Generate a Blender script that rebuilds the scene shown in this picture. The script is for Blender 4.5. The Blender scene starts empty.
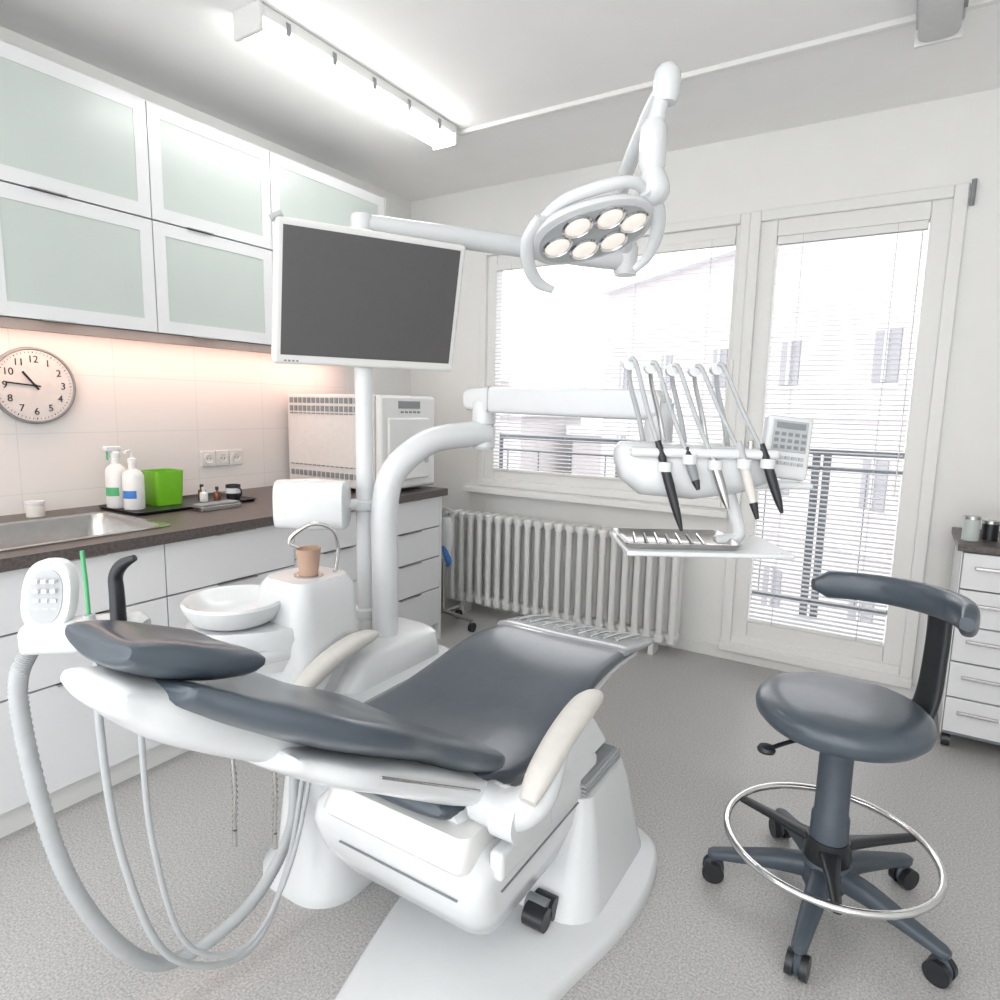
import bpy, bmesh, math, random
from mathutils import Vector, Matrix
from math import sin, cos, pi, radians, copysign
random.seed(4)
V = Vector
sc = bpy.context.scene
sc.view_settings.view_transform = 'Standard'
sc.view_settings.exposure = 0.95

# ------------------------------------------------------------ materials
def M(name, col, rough=.5, metal=0, var=.03, scale=40, bump=0, emit=None, es=0, coat=0, trans=0, alpha=1):
    m = bpy.data.materials.new(name); m.use_nodes = True
    nt = m.node_tree; b = nt.nodes['Principled BSDF']
    tc = nt.nodes.new('ShaderNodeTexCoord'); nz = nt.nodes.new('ShaderNodeTexNoise')
    nz.inputs['Scale'].default_value = scale; nz.inputs['Detail'].default_value = 3
    nt.links.new(tc.outputs['Object'], nz.inputs['Vector'])
    r = nt.nodes.new('ShaderNodeValToRGB')
    c = V(col)
    lo = [max(0, x*(1-var)) for x in c]; hi = [min(1, x*(1+var)) for x in c]
    r.color_ramp.elements[0].position = .3; r.color_ramp.elements[1].position = .7
    r.color_ramp.elements[0].color = (*lo, 1); r.color_ramp.elements[1].color = (*hi, 1)
    nt.links.new(nz.outputs['Fac'], r.inputs['Fac']); nt.links.new(r.outputs['Color'], b.inputs['Base Color'])
    b.inputs['Roughness'].default_value = rough; b.inputs['Metallic'].default_value = metal
    b.inputs['Coat Weight'].default_value = coat
    b.inputs['Transmission Weight'].default_value = trans
    b.inputs['Alpha'].default_value = alpha
    if emit:
        b.inputs['Emission Color'].default_value = (*emit, 1); b.inputs['Emission Strength'].default_value = es
    if bump:
        bp = nt.nodes.new('ShaderNodeBump'); bp.inputs['Strength'].default_value = bump; bp.inputs['Distance'].default_value = .002
        nt.links.new(nz.outputs['Fac'], bp.inputs['Height']); nt.links.new(bp.outputs['Normal'], b.inputs['Normal'])
    return m

WHITE = M('white_plastic', (.66, .68, .69), .25, coat=.15, var=.01)
WHITE2 = M('white_enamel', (.71, .715, .70), .3, var=.01)
LACQ = M('white_lacquer', (.70, .71, .72), .18, var=.005)
WALL = M('wall_paint', (.80, .80, .78), .8, var=.012, scale=6, bump=.05)
CEIL = M('ceiling_paint', (.92, .92, .905), .85, var=.01, scale=5, bump=.05)
TRIM = M('trim_paint', (.78, .78, .76), .4, var=.01)
SLATE = M('slate_upholstery', (.062, .080, .100), .30, var=.06, scale=25, coat=.2, bump=.03)
SLATE2 = M('slate_plastic', (.060, .076, .095), .4, var=.05)
BLACK = M('black_plastic', (.015, .017, .02), .35)
GREY = M('grey_plastic', (.22, .24, .25), .4)
LGREY = M('light_grey_rubber', (.42, .44, .45), .5)
BEIGE = M('cream_armrest_pad', (.62, .605, .57), .45)
WOOD = M('light_rail_laminate', (.42, .33, .29), .5)
STEEL = M('brushed_steel', (.50, .49, .48), .25, 1, var=.05)
CHROME = M('chrome', (.72, .72, .72), .1, 1)
SCREEN = M('screen_off', (.088, .085, .087), .5)
FROST = M('frosted_glass', (.50, .55, .525), .28, var=.02, scale=3)
STONE = M('dark_counter_laminate', (.080, .068, .064), .38, var=.35, scale=90)
TAN = M('tan_cup', (.50, .34, .25), .5)
GREEN = M('green_plastic', (.16, .46, .015), .3)
GREENL = M('green_label', (.08, .40, .17), .4)
BLUE = M('blue_plastic', (.04, .18, .5), .4)
AMBER = M('amber_bottle', (.15, .06, .02), .2)
SLATM = M('blind_slat', (.47, .47, .485), .5)
LAMPM = M('lamp_diffuser', (1, 1, 1), .4, emit=(1, .99, .97), es=8.5)
LAMPOFF = M('lamp_diffuser_off', (.65, .66, .66), .3)
LENS = M('led_lens', (.75, .72, .68), .12, emit=(1, .90, .80), es=.22)
WARM = M('undercabinet_strip', (1, .8, .7), .4, emit=(1, .64, .51), es=8)
FACADE = M('facade_render', (.47, .445, .45), .9, var=.03, scale=1)
FSNOW = M('facade_snow_trim', (.55, .55, .57), .9, var=.02, scale=1)
SNOW = M('snow', (.62, .63, .66), .9, var=.02, scale=1)
FWIN = M('facade_window_glass', (.24, .24, .26), .4)
RAIL = M('railing_paint', (.10, .12, .14), .5)
DIAL = M('dial', (.62, .61, .59), .5)
CLEAR = M('foot_cover_plastic', (.32, .34, .36), .12, coat=.5)

# floor: speckled linoleum
FLOOR = bpy.data.materials.new('speckled_linoleum'); FLOOR.use_nodes = True
nt = FLOOR.node_tree; b = nt.nodes['Principled BSDF']
tc = nt.nodes.new('ShaderNodeTexCoord')
n1 = nt.nodes.new('ShaderNodeTexNoise'); n1.inputs['Scale'].default_value = 160; n1.inputs['Detail'].default_value = 4
n1.inputs['Roughness'].default_value = .7
n2 = nt.nodes.new('ShaderNodeTexNoise'); n2.inputs['Scale'].default_value = 3
r1 = nt.nodes.new('ShaderNodeValToRGB')
r1.color_ramp.elements[0].position = .36; r1.color_ramp.elements[0].color = (.30, .295, .29, 1)
r1.color_ramp.elements[1].position = .62; r1.color_ramp.elements[1].color = (.55, .545, .535, 1)
mx = nt.nodes.new('ShaderNodeMixRGB'); mx.blend_type = 'MULTIPLY'; mx.inputs[0].default_value = .06
for n in (n1, n2): nt.links.new(tc.outputs['Object'], n.inputs['Vector'])
nt.links.new(n1.outputs['Fac'], r1.inputs['Fac']); nt.links.new(r1.outputs['Color'], mx.inputs[1]); nt.links.new(n2.outputs['Fac'], mx.inputs[2])
nt.links.new(mx.outputs['Color'], b.inputs['Base Color']); b.inputs['Roughness'].default_value = .34

# backsplash tiles
TILE = bpy.data.materials.new('white_tiles'); TILE.use_nodes = True
nt = TILE.node_tree; b = nt.nodes['Principled BSDF']
tc = nt.nodes.new('ShaderNodeTexCoord'); sp = nt.nodes.new('ShaderNodeSeparateXYZ'); cb = nt.nodes.new('ShaderNodeCombineXYZ')
bk = nt.nodes.new('ShaderNodeTexBrick'); bk.offset = 0
nt.links.new(tc.outputs['Object'], sp.inputs[0]); nt.links.new(sp.outputs['Y'], cb.inputs['X']); nt.links.new(sp.outputs['Z'], cb.inputs['Y'])
nt.links.new(cb.outputs[0], bk.inputs['Vector'])
bk.inputs['Color1'].default_value = (.76, .745, .73, 1); bk.inputs['Color2'].default_value = (.75, .735, .72, 1)
bk.inputs['Mortar'].default_value = (.67, .65, .635, 1); bk.inputs['Scale'].default_value = 1
bk.inputs['Mortar Size'].default_value = .002; bk.inputs['Brick Width'].default_value = .4; bk.inputs['Row Height'].default_value = .25
nt.links.new(bk.outputs['Color'], b.inputs['Base Color']); b.inputs['Roughness'].default_value = .3

GLASS = bpy.data.materials.new('window_glass'); GLASS.use_nodes = True
nt = GLASS.node_tree; nt.nodes.clear()
o = nt.nodes.new('ShaderNodeOutputMaterial'); ms = nt.nodes.new('ShaderNodeMixShader')
t = nt.nodes.new('ShaderNodeBsdfTransparent'); g = nt.nodes.new('ShaderNodeBsdfGlossy'); g.inputs['Roughness'].default_value = .05
ms.inputs[0].default_value = .015
nt.links.new(t.outputs[0], ms.inputs[1]); nt.links.new(g.outputs[0], ms.inputs[2]); nt.links.new(ms.outputs[0], o.inputs[0])

# ------------------------------------------------------------ helpers
def grp(name, loc=(0, 0, 0)):
    e = bpy.data.objects.new(name, None); e.location = loc; e.empty_display_size = .1
    sc.collection.objects.link(e); return e

def adopt(o, p):
    if p is not None:
        o.parent = p; o.matrix_parent_inverse = Matrix.Translation(p.location).inverted()

def mk(name, vs, fs, mat, p=None, T=None, bevel=0, seg=3, sub=0, ang=38, flat=False):
    me = bpy.data.meshes.new(name)
    vs = [V(v) for v in vs]
    if T is not None: vs = [T @ v for v in vs]
    me.from_pydata(vs, [], fs); me.update()
    bm = bmesh.new(); bm.from_mesh(me); bmesh.ops.recalc_face_normals(bm, faces=bm.faces); bm.to_mesh(me); bm.free()
    if not flat:
        for q in me.polygons: q.use_smooth = True
        me.set_sharp_from_angle(angle=radians(ang))
    me.materials.append(mat)
    o = bpy.data.objects.new(name, me); sc.collection.objects.link(o)
    if bevel:
        m = o.modifiers.new('bevel', 'BEVEL'); m.width = bevel; m.segments = seg; m.limit_method = 'ANGLE'; m.angle_limit = radians(40)
        m.harden_normals = True
    if sub:
        m = o.modifiers.new('sub', 'SUBSURF'); m.levels = sub; m.render_levels = sub
    adopt(o, p); return o

def boxv(lo, hi):
    x0, y0, z0 = lo; x1, y1, z1 = hi
    return [(x0,y0,z0),(x1,y0,z0),(x1,y1,z0),(x0,y1,z0),(x0,y0,z1),(x1,y0,z1),(x1,y1,z1),(x0,y1,z1)]
BF = [(0,3,2,1),(4,5,6,7),(0,1,5,4),(1,2,6,5),(2,3,7,6),(3,0,4,7)]
def box(name, lo, hi, mat, p=None, bevel=0, T=None, seg=3):
    return mk(name, boxv(lo, hi), BF, mat, p, T, bevel, seg)
def boxes(name, lst, mat, p=None, bevel=0, T=None, seg=2):
    vs = []; fs = []
    for lo, hi in lst:
        n = len(vs); vs += boxv(lo, hi); fs += [tuple(i+n for i in f) for f in BF]
    return mk(name, vs, fs, mat, p, T, bevel, seg)

def sring(c, ax, ay, rx, ry, pw=2., n=28, crown=0):
    out = []
    for i in range(n):
        th = 2*pi*i/n; a = cos(th); s = sin(th)
        X = copysign(abs(a)**(2/pw), a); Y = copysign(abs(s)**(2/pw), s)
        out.append(V(c) + V(ax)*rx*X + V(ay)*(ry*Y + crown*X*X))
    return out
def loft(name, rings, mat, p=None, T=None, cap=True, closed=False, bevel=0, sub=0, ang=50, cap0=True):
    n = len(rings[0]); vs = [v for r in rings for v in r]; fs = []
    K = len(rings)
    for k in range(K if closed else K-1):
        a = k*n; bb = ((k+1) % K)*n
        for i in range(n):
            j = (i+1) % n; fs.append((a+i, a+j, bb+j, bb+i))
    if cap and not closed:
        if cap0: fs.append(tuple(range(n))[::-1])
        fs.append(tuple((K-1)*n+i for i in range(n)))
    return mk(name, vs, fs, mat, p, T, bevel, sub=sub, ang=ang)
def cat(pts, res):
    pts = [list(p) for p in pts]
    P = [[2*a-b_ for a, b_ in zip(pts[0], pts[1])]] + pts + [[2*a-b_ for a, b_ in zip(pts[-1], pts[-2])]]
    out = []
    for i in range(1, len(P)-2):
        for s in range(res):
            t = s/res
            out.append([.5*((2*b1)+(-a+c)*t+(2*a-5*b1+4*c-d)*t*t+(-a+3*b1-3*c+d)*t**3) for a, b1, c, d in zip(P[i-1], P[i], P[i+1], P[i+2])])
    out.append(pts[-1]); return out
def tube(name, pts, r, mat, p=None, T=None, n=14, res=8, ribs=0, closed=False, flat=1.):
    rr = list(r) if isinstance(r, (list, tuple)) else [r]*len(pts)
    q = cat([list(a)+[b_] for a, b_ in zip(pts, rr)], res) if res > 1 else [list(a)+[b_] for a, b_ in zip(pts, rr)]
    P = [V(a[:3]) for a in q]; R = [a[3] for a in q]
    if closed: P = P[:-1]; R = R[:-1]
    rings = []; N = None
    for i, c in enumerate(P):
        if closed: tg = P[(i+1) % len(P)]-P[i-1]
        else: tg = P[min(i+1, len(P)-1)]-P[max(i-1, 0)]
        tg.normalize()
        if N is None:
            N = tg.cross(V((0, 0, 1)))
            if N.length < .1: N = tg.cross(V((0, 1, 0)))
        N = (N-tg*N.dot(tg)).normalized(); B = tg.cross(N)
        rad = R[i]*(1+(ribs if i % 2 else 0))
        rings.append([c+(N*cos(2*pi*k/n)+B*sin(2*pi*k/n)*flat)*rad for k in range(n)])
    return loft(name, rings, mat, p, T, closed=closed, ang=60 if not ribs else 80)
def rod(name, a, b_, r, mat, p=None, T=None, n=20, r2=None):
    return tube(name, [a, b_], [r, r if r2 is None else r2], mat, p, T, n=n, res=1)
def lathe(name, prof, loc, mat, p=None, T=None, n=40):
    TT = Matrix.Translation(V(loc))
    if T is not None: TT = T @ TT
    rings = [[V((max(r, .0005)*cos(2*pi*i/n), max(r, .0005)*sin(2*pi*i/n), z)) for i in range(n)] for r, z in prof]
    return loft(name, rings, mat, p, TT, ang=35)
def frame(o, ax, ay, az=None):
    ax = V(ax).normalized(); ay = V(ay).normalized(); az = ax.cross(ay) if az is None else V(az)
    m = Matrix.Identity(4)
    for i in range(3): m[i][0] = ax[i]; m[i][1] = ay[i]; m[i][2] = az[i]; m[i][3] = o[i]
    return m
def pad(name, path, cx, mat, p, crown=0, pw=3.2, res=5, n=40):
    q = cat(path, res); rings = []
    L = len(q)
    for i, (y, z, w, t) in enumerate(q):
        a = q[max(i-1, 0)]; c = q[min(i+1, L-1)]
        tg = V((0, c[0]-a[0], c[1]-a[1])).normalized(); nm = V((0, -tg.z, tg.y))
        if nm.z < 0: nm = -nm
        rings.append((V((cx, y, z)), nm, tg, w, t))
    out = []
    for k, s in ((0, .55), (0, .85)):
        c, nm, tg, w, t = rings[0]
        out.append(sring(c-tg*t*(.45 if s < .6 else .25), V((1, 0, 0)), nm, w*(1-(1-s)*.12), t/2*s, pw, n, crown))
    for c, nm, tg, w, t in rings: out.append(sring(c, V((1, 0, 0)), nm, w, t/2, pw, n, crown))
    c, nm, tg, w, t = rings[-1]
    for s in (.85, .55):
        out.append(sring(c+tg*t*(.45 if s < .6 else .25), V((1, 0, 0)), nm, w*(1-(1-s)*.12), t/2*s, pw, n, crown))
    return loft(name, out, mat, p, ang=60)

# ------------------------------------------------------------ room shell
XL, XR, YB, ZC, YF = -3.1, 1.7, 3.7, 2.81, -1.6
box('floor', (XL-.1, YF, -.08), (XR+.1, YB+.25, 0), FLOOR)
box('ceiling', (XL-.1, YF, ZC), (XR+.1, YB+.25, ZC+.1), CEIL)
box('wall_left', (XL-.12, YF, 0), (XL, YB+.25, ZC), WALL)
box('wall_right', (XR, YF, 0), (XR+.12, YB+.25, ZC), WALL)
WX0, WX1, DX1, WZ0, WZ1 = -2.5, -.80, .13, .86, 2.43
boxes('wall_back', [((XL, YB, 0), (WX0, YB+.25, ZC)), ((DX1, YB, 0), (XR, YB+.25, ZC)), ((WX0, YB, WZ1), (DX1, YB+.25, ZC)),
                    ((WX0, YB, 0), (WX1, YB+.25, WZ0)), ((WX1, YB, 0), (DX1, YB+.25, .10))], WALL)
box('baseboard_back', (-2.2, YB-.015, 0), (XR, YB, .07), TRIM, bevel=.004)
box('baseboard_right', (XR-.015, YF, 0), (XR, YB, .07), TRIM, bevel=.004)
box('trim_1', (XL, .0, .92), (XL+.012, 3.05, 1.70), TILE)
box('trim_2', (WX0-.06, YB-.10, WZ0-.04), (WX1-.0, YB+.02, WZ0), TRIM, bevel=.006)
box('trim_3', (-2.12, 2.90, ZC-.022), (XR, 2.93, ZC), TRIM, bevel=.004)

# window & door
def sash(g, x0, x1, z0, z1, fw, y0=YB+.0, nm='frame'):
    boxes(nm, [((x0, y0, z0), (x0+fw, y0+.08, z1)), ((x1-fw, y0, z0), (x1, y0+.08, z1)),
               ((x0+fw, y0, z0), (x1-fw, y0+.08, z0+fw)), ((x0+fw, y0, z1-fw), (x1-fw, y0+.08, z1))], TRIM, g, bevel=.006)
def blind(g, x0, x1, z0, z1, y):
    vs = []; fs = []; z = z0+.03
    dz = .0245; hw = .011; tl = radians(16)
    while z < z1-.04:
        n = len(vs)
        for yy, zz in ((-hw*cos(tl), -hw*sin(tl)), (0, .0012), (hw*cos(tl), hw*sin(tl))):
            vs += [(x0, y+yy, z+zz), (x1, y+yy, z+zz)]
        fs += [(n, n+1, n+3, n+2), (n+2, n+3, n+5, n+4)]
        z += dz
    mk('blind_slats', vs, fs, SLATM, g)
    box('blind_headrail', (x0, y-.014, z1-.04), (x1, y+.014, z1), TRIM, g, bevel=.003)
    box('blind_bottom_rail', (x0, y-.012, z0+.0), (x1, y+.012, z0+.016), TRIM, g, bevel=.003)
    k = max(2, int((x1-x0)/.45)+1)
    for i in range(k):
        xx = x0+.12+(x1-x0-.24)*i/(k-1)
        rod('blind_cord', (xx, y-.013, z0), (xx, y-.013, z1), .0014, SLATM, g, n=6)
w1 = grp('window_1', (-1.65, YB, .86))
sash(w1, WX0, WX1, WZ0, WZ1, .05, YB-.01, 'outer_frame')
sash(w1, WX0+.045, WX1-.005, WZ0+.04, WZ1-.04, .07, YB+.02, 'sash')
box('pane', (WX0+.1, YB+.05, WZ0+.1), (WX1-.06, YB+.055, WZ1-.1), GLASS, w1)
blind(w1, WX0+.115, WX1-.075, WZ0+.11, WZ1-.11, YB+.02)
box('window_handle', (WX1-.055, YB-.02, 1.55), (WX1-.035, YB+.01, 1.68), TRIM, w1, bevel=.005)
d1 = grp('door_1', (-.33, YB, .1))
sash(d1, WX1, DX1, .10, WZ1, .055, YB-.02, 'outer_frame')
sash(d1, WX1+.05, DX1-.05, .15, WZ1-.05, .085, YB+.0, 'sash')
box('pane', (WX1+.13, YB+.045, .23), (DX1-.13, YB+.05, WZ1-.13), GLASS, d1)
blind(d1, WX1+.14, DX1-.14, .24, WZ1-.135, YB+.018)
box('threshold', (WX1, YB-.05, .06), (DX1, YB, .11), TRIM, d1, bevel=.006)
box('door_handle', (WX1+.075, YB-.035, 1.12), (WX1+.10, YB, 1.25), STEEL, d1, bevel=.006)
rod('blind_wand', (DX1-.16, YB-.005, 1.0), (DX1-.16, YB-.005, 2.25), .003, TRIM, d1, n=8)
rod('blind_crank', (.145, YB-.02, 2.33), (.145, YB-.02, 2.44), .010, GREY, d1, n=10)

# exterior
ext = grp('apartment_building', (0, 14, 0))
A = V((6.0, 9.0, 0)); B_ = V((-9, 21, 0)); ax = (B_-A).normalized(); L = (B_-A).length
Tb = frame(A, ax, V((-ax.y, ax.x, 0)).normalized()*1.0, V((0, 0, 1)))
sgn = 1 if (Tb.to_3x3() @ V((0, 1, 0))).y < 0 else -1
if sgn > 0: box('facade', (0, -3, -7), (L, 0, 5.2), FACADE, ext, T=Tb)
else: box('facade', (0, 0, -7), (L, 3, 5.2), FACADE, ext, T=Tb)
wl = []; fl = []; bl = []
for k in range(8):
    for z in (-5.6, -3.1, -.4, 2.0):
        x = .8+k*2.4
        y0, y1 = (0, .03) if sgn > 0 else (-.03, 0)
        wl.append(((x, y0, z), (x+.55, y1, z+.95)))
        y0, y1 = (0, .08) if sgn > 0 else (-.08, 0)
        fl += [((x-.06, y0, z-.10), (x+.61, y1, z-.03)), ((x+.25, y0, z), (x+.30, y1, z+.95))]
boxes('facade_windows', wl, FWIN, ext, T=Tb)
boxes('window_sills', fl, FSNOW, ext, T=Tb)
boxes('string_courses', [((0, -.12, z), (L, .12, z+.14)) for z in (-1.3, 1.3)], FSNOW, ext, T=Tb)
box('cornice', (0, -.3, 5.2), (L, .3, 5.4), FSNOW, ext, T=Tb)
hs = grp('snowy_low_houses', (-12, 26, -6))
boxes('house_walls', [((-24, 24, -7), (-14, 30, 1.0)), ((-13, 27, -7), (-6, 33, .2)), ((-34, 30, -7), (-22, 36, 3))], FACADE, hs)
boxes('roofs', [((-24.3, 23.7, 1.0), (-13.7, 30, 1.4)), ((-13.2, 26.7, .2), (-6, 33, .6)), ((-34.3, 29.7, 3), (-21.7, 36, 3.5))], FSNOW, hs)
boxes('house_windows', [((-23+i*1.8, 23.95, -1), (-22.2+i*1.8, 24, .3)) for i in range(5)], FWIN, hs)
box('ground_snow', (-60, 5.2, -7.1), (40, 60, -7), SNOW)
bal = grp('balcony_railing', (-1, 4.75, 0))
box('balcony_slab', (-3.2, YB+.25, -.12), (2.2, 4.85, .02), SNOW, bal)
boxes('rails', [((-3.2, 4.73, 1.13), (2.2, 4.77, 1.165)), ((-3.2, 4.74, 1.03), (2.2, 4.76, 1.05)), ((-3.2, 4.74, .12), (2.2, 4.76, .15))], RAIL, bal)
bars = []
for xx in (-3.0, -1.9, -.52, -.455, .9): bars.append(((xx, 4.72, 0), (xx+.045, 4.765, 1.15)))
xx = -3.2
while xx < 2.2:
    bars.append(((xx, 4.744, .12), (xx+.006, 4.755, 1.04))); xx += .30
boxes('bars', bars, RAIL, bal)

# ------------------------------------------------------------ ceiling lamps
def flamp(name, x, y0, y1, on=True):
    g = grp(name, (x, (y0+y1)/2, ZC))
    box('housing', (x-.072, y0+.004, ZC-.045), (x+.072, y1-.004, ZC), LGREY if not on else WHITE2, g, bevel=.008)
    rings = []
    for y, s in ((y0+.012, .7), (y0+.03, 1), (y1-.03, 1), (y1-.012, .7)):
        rings.append(sring(V((x, y, ZC-.065)), V((1, 0, 0)), V((0, 0, 1)), .064*s, .032*s, 3, 24))
    loft('diffuser', rings, LAMPM if on else LAMPOFF, g)
    for y in (y0, y1-.02): box('end_cap', (x-.075, y, ZC-.098), (x+.075, y+.02, ZC), WHITE2, g, bevel=.006)
    n = 4
    boxes('clips', [((x+.064, y0+.12+i*(y1-y0-.28)/n, ZC-.065), (x+.076, y0+.14+i*(y1-y0-.28)/n, ZC-.02)) for i in range(n+1)], GREY, g)
flamp('added_ceiling_lamp', -2.16, 1.66, 2.86)
flamp('added_ceiling_lamp', -.04, 1.60, 2.95, on=False)
flamp('added_ceiling_lamp', -2.16, -.9, .37)  # unseen lamp behind the camera, added to light the room
flamp('added_ceiling_lamp', -.04, -.9, .37)  # second added fill lamp, also out of view behind the camera

# ------------------------------------------------------------ base cabinets
bc = grp('base_cabinets', (-2.7, 1.5, 0))
XF = -2.29
SX0, SX1, SY0, SY1 = -2.86, -2.37, .60, 1.40
boxes('carcass', [((XL+.002, -.5, .10), (XF-.022, 3.0, .74)), ((XL+.002, -.5, .74), (XF-.022, SY0-.03, .88)), ((XL+.002, SY1+.03, .74), (XF-.022, 3.0, .88))], GREY, bc)
box('plinth', (XL+.002, -.5, 0), (XF-.05, 3.0, .10), WHITE2, bc)
ys = [-.47, .13, .73, 1.33, 1.93, 2.45, 3.0]
rows = [(.675, .872), (.47, .669), (.105, .464)]
rows4 = [(.70, .872), (.52, .694), (.33, .514), (.105, .324)]
fr = []; hd = []
for i in range(6):
    for z0, z1 in (rows4 if i >= 4 else rows):
        fr.append(((XF-.02, ys[i]+.002, z0), (XF, ys[i+1]-.002, z1)))
        c = (ys[i]+ys[i+1])/2
        hd.append(((XF-.005, c-.09, z1-.001), (XF+.014, c+.09, z1+.003)))
boxes('fronts', fr, LACQ, bc, bevel=.0015, seg=1)
boxes('handles', hd, STEEL, bc)
box('end_panel', (XL+.002, 3.0, 0), (XF, 3.018, .88), LACQ, bc, bevel=.001)
CX = -2.255
boxes('worktop', [((XL+.012, -.5, .88), (CX, SY0, .92)), ((XL+.012, SY1, .88), (CX, 3.03, .92)),
                  ((XL+.012, SY0, .88), (SX0, SY1, .92)), ((SX1, SY0, .88), (CX, SY1, .92))], STONE, bc)
sk = grp('sink', (-2.6, 1.0, .92))
def rrect(x0, x1, y0, y1, z, r, n=6):
    o_ = []
    for cx, cy, a0 in ((x1-r, y1-r, 0), (x0+r, y1-r, 90), (x0+r, y0+r, 180), (x1-r, y0+r, 270)):
        for i in range(n+1):
            a = radians(a0+90*i/n); o_.append(V((cx+r*cos(a), cy+r*sin(a), z)))
    return o_
loft('basin', [rrect(SX0-.015, SX1+.015, SY0-.015, SY1+.015, .921, .04), rrect(SX0-.015, SX1+.015, SY0-.015, SY1+.015, .925, .04),
               rrect(SX0+.012, SX1-.012, SY0+.012, SY1-.012, .925, .05), rrect(SX0+.016, SX1-.016, SY0+.016, SY1-.016, .918, .05),
               rrect(SX0+.03, SX1-.03, SY0+.03, SY1-.03, .78, .06), rrect(SX0+.06, SX1-.06, SY0+.06, SY1-.06, .765, .06),
               rrect(SX0+.22, SX1-.22, SY0+.37, SY1-.37, .762, .02)], STEEL, sk, ang=30, cap0=False)
lathe('drain', [(0, 0), (.035, 0), (.038, .003), (.02, .004), (0, .002)], ((SX0+SX1)/2, 1.0, .762), CHROME, sk)

# ------------------------------------------------------------ wall cabinets
wc = grp('wall_cabinets', (-2.9, 1.6, 1.68))
UX = -2.75
box('carcass', (XL+.001, -.2, 1.68), (UX-.022, 3.05, 2.61), GREY, wc)
box('end_panel', (XL+.001, 3.048, 1.68), (UX, 3.055, 2.61), LACQ, wc)
yu = [-.18, .42, 1.02, 1.62, 2.225, 3.045]
zu = [(1.685, 2.140), (2.147, 2.605)]
fl = []; gl = []; hd = []
for i in range(5):
    for z0, z1 in zu:
        a, b2 = yu[i]+.0025, yu[i+1]-.0025; f = .052
        fl += [((UX-.02, a, z0), (UX, a+f, z1)), ((UX-.02, b2-f, z0), (UX, b2, z1)), ((UX-.02, a+f, z0), (UX, b2-f, z0+f)), ((UX-.02, a+f, z1-f), (UX, b2-f, z1))]
        gl.append(((UX-.018, a+f, z0+f), (UX-.003, b2-f, z1-f)))
        c = a+.42*(b2-a)
        hd.append(((UX-.004, c-.10, z0-.004), (UX+.014, c+.02, z0)))
boxes('door_frames', fl, LACQ, wc)
boxes('frosted_panels', gl, FROST, wc)
boxes('handles', hd, STEEL, wc)
boxes('light_rail', [((-2.80, -.2, 1.645), (UX-.01, 3.04, 1.68)), ((XL+.02, -.2, 1.672), (-2.80, 3.04, 1.68))], WOOD, wc)
box('underlight_strip', (-2.97, 0.1, 1.662), (-2.92, 2.9, 1.670), WARM, wc)

# clock
CY = 1.268
ck = grp('wall_clock', (XL+.03, CY, 1.447))
Tc = frame((XL+.012, CY, 1.447), (0, 1, 0), (0, 0, 1))   # local z -> +x
lathe('case', [(.0, 0), (.153, 0), (.157, .02), (.155, .032), (.148, .034), (.144, .026), (.0, .026)], (0, 0, 0), GREY, ck, Tc, 56)
lathe('dial', [(0, .0265), (.1445, .0265), (.1445, .0275), (0, .0275)], (0, 0, 0), DIAL, ck, Tc, 48)
for h in range(1, 13):
    cu = bpy.data.curves.new('numeral', 'FONT'); cu.body = str(h); cu.size = .040; cu.align_x = 'CENTER'; cu.align_y = 'CENTER'; cu.extrude = .0005
    cu.materials.append(BLACK); o = bpy.data.objects.new('numeral_%d' % h, cu); sc.collection.objects.link(o)
    a = radians(90-30*h); adopt(o, ck)
    o.matrix_basis = Tc @ Matrix.Translation((.106*cos(a), .106*sin(a), .029))
tk = []
for k in range(60):
    a = 2*pi*k/60; r0 = .131; r1 = .138
    T1 = Tc @ Matrix.Rotation(a, 4, 'Z')
    tk.append([T1 @ V(v) for v in boxv((r0, -.0007 if k % 5 else -.0016, .0275), (r1, .0007 if k % 5 else .0016, .0285))])
vs = [v for t_ in tk for v in t_]; fs = [tuple(i+8*k for i in f) for k in range(60) for f in BF]
mk('ticks', vs, fs, BLACK, ck)
for nm, ang, ln, w in (('hour_hand', 90-30*10.75, .070, .004), ('minute_hand', 90-6*46, .105, .003)):
    box(nm, (-.02, -w, .031), (ln, w, .033), BLACK, ck, T=Tc @ Matrix.Rotation(radians(ang), 4, 'Z'))
rod('hub', (0, 0, .027), (0, 0, .036), .006, BLACK, ck, T=Tc)

# sockets
so = grp('wall_socket', (XL+.015, 2.12, 1.10))
for k in range(3):
    y = 2.01+k*.082
    box('plate', (XL+.012, y, 1.06), (XL+.022, y+.079, 1.14), WHITE2, so, bevel=.003)
    Ts = frame((XL+.022, y+.04, 1.10), (0, 1, 0), (0, 0, 1))
    lathe('socket_ring', [(.0, 0), (.026, 0), (.026, .004), (.022, .004), (.020, .001), (0, .001)], (0, 0, 0), WHITE2, so, Ts, 24)
    for s in (-1, 1): rod('hole', (s*.009, 0, .0005), (s*.009, 0, .003), .003, BLACK, so, T=Ts, n=8)

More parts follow.
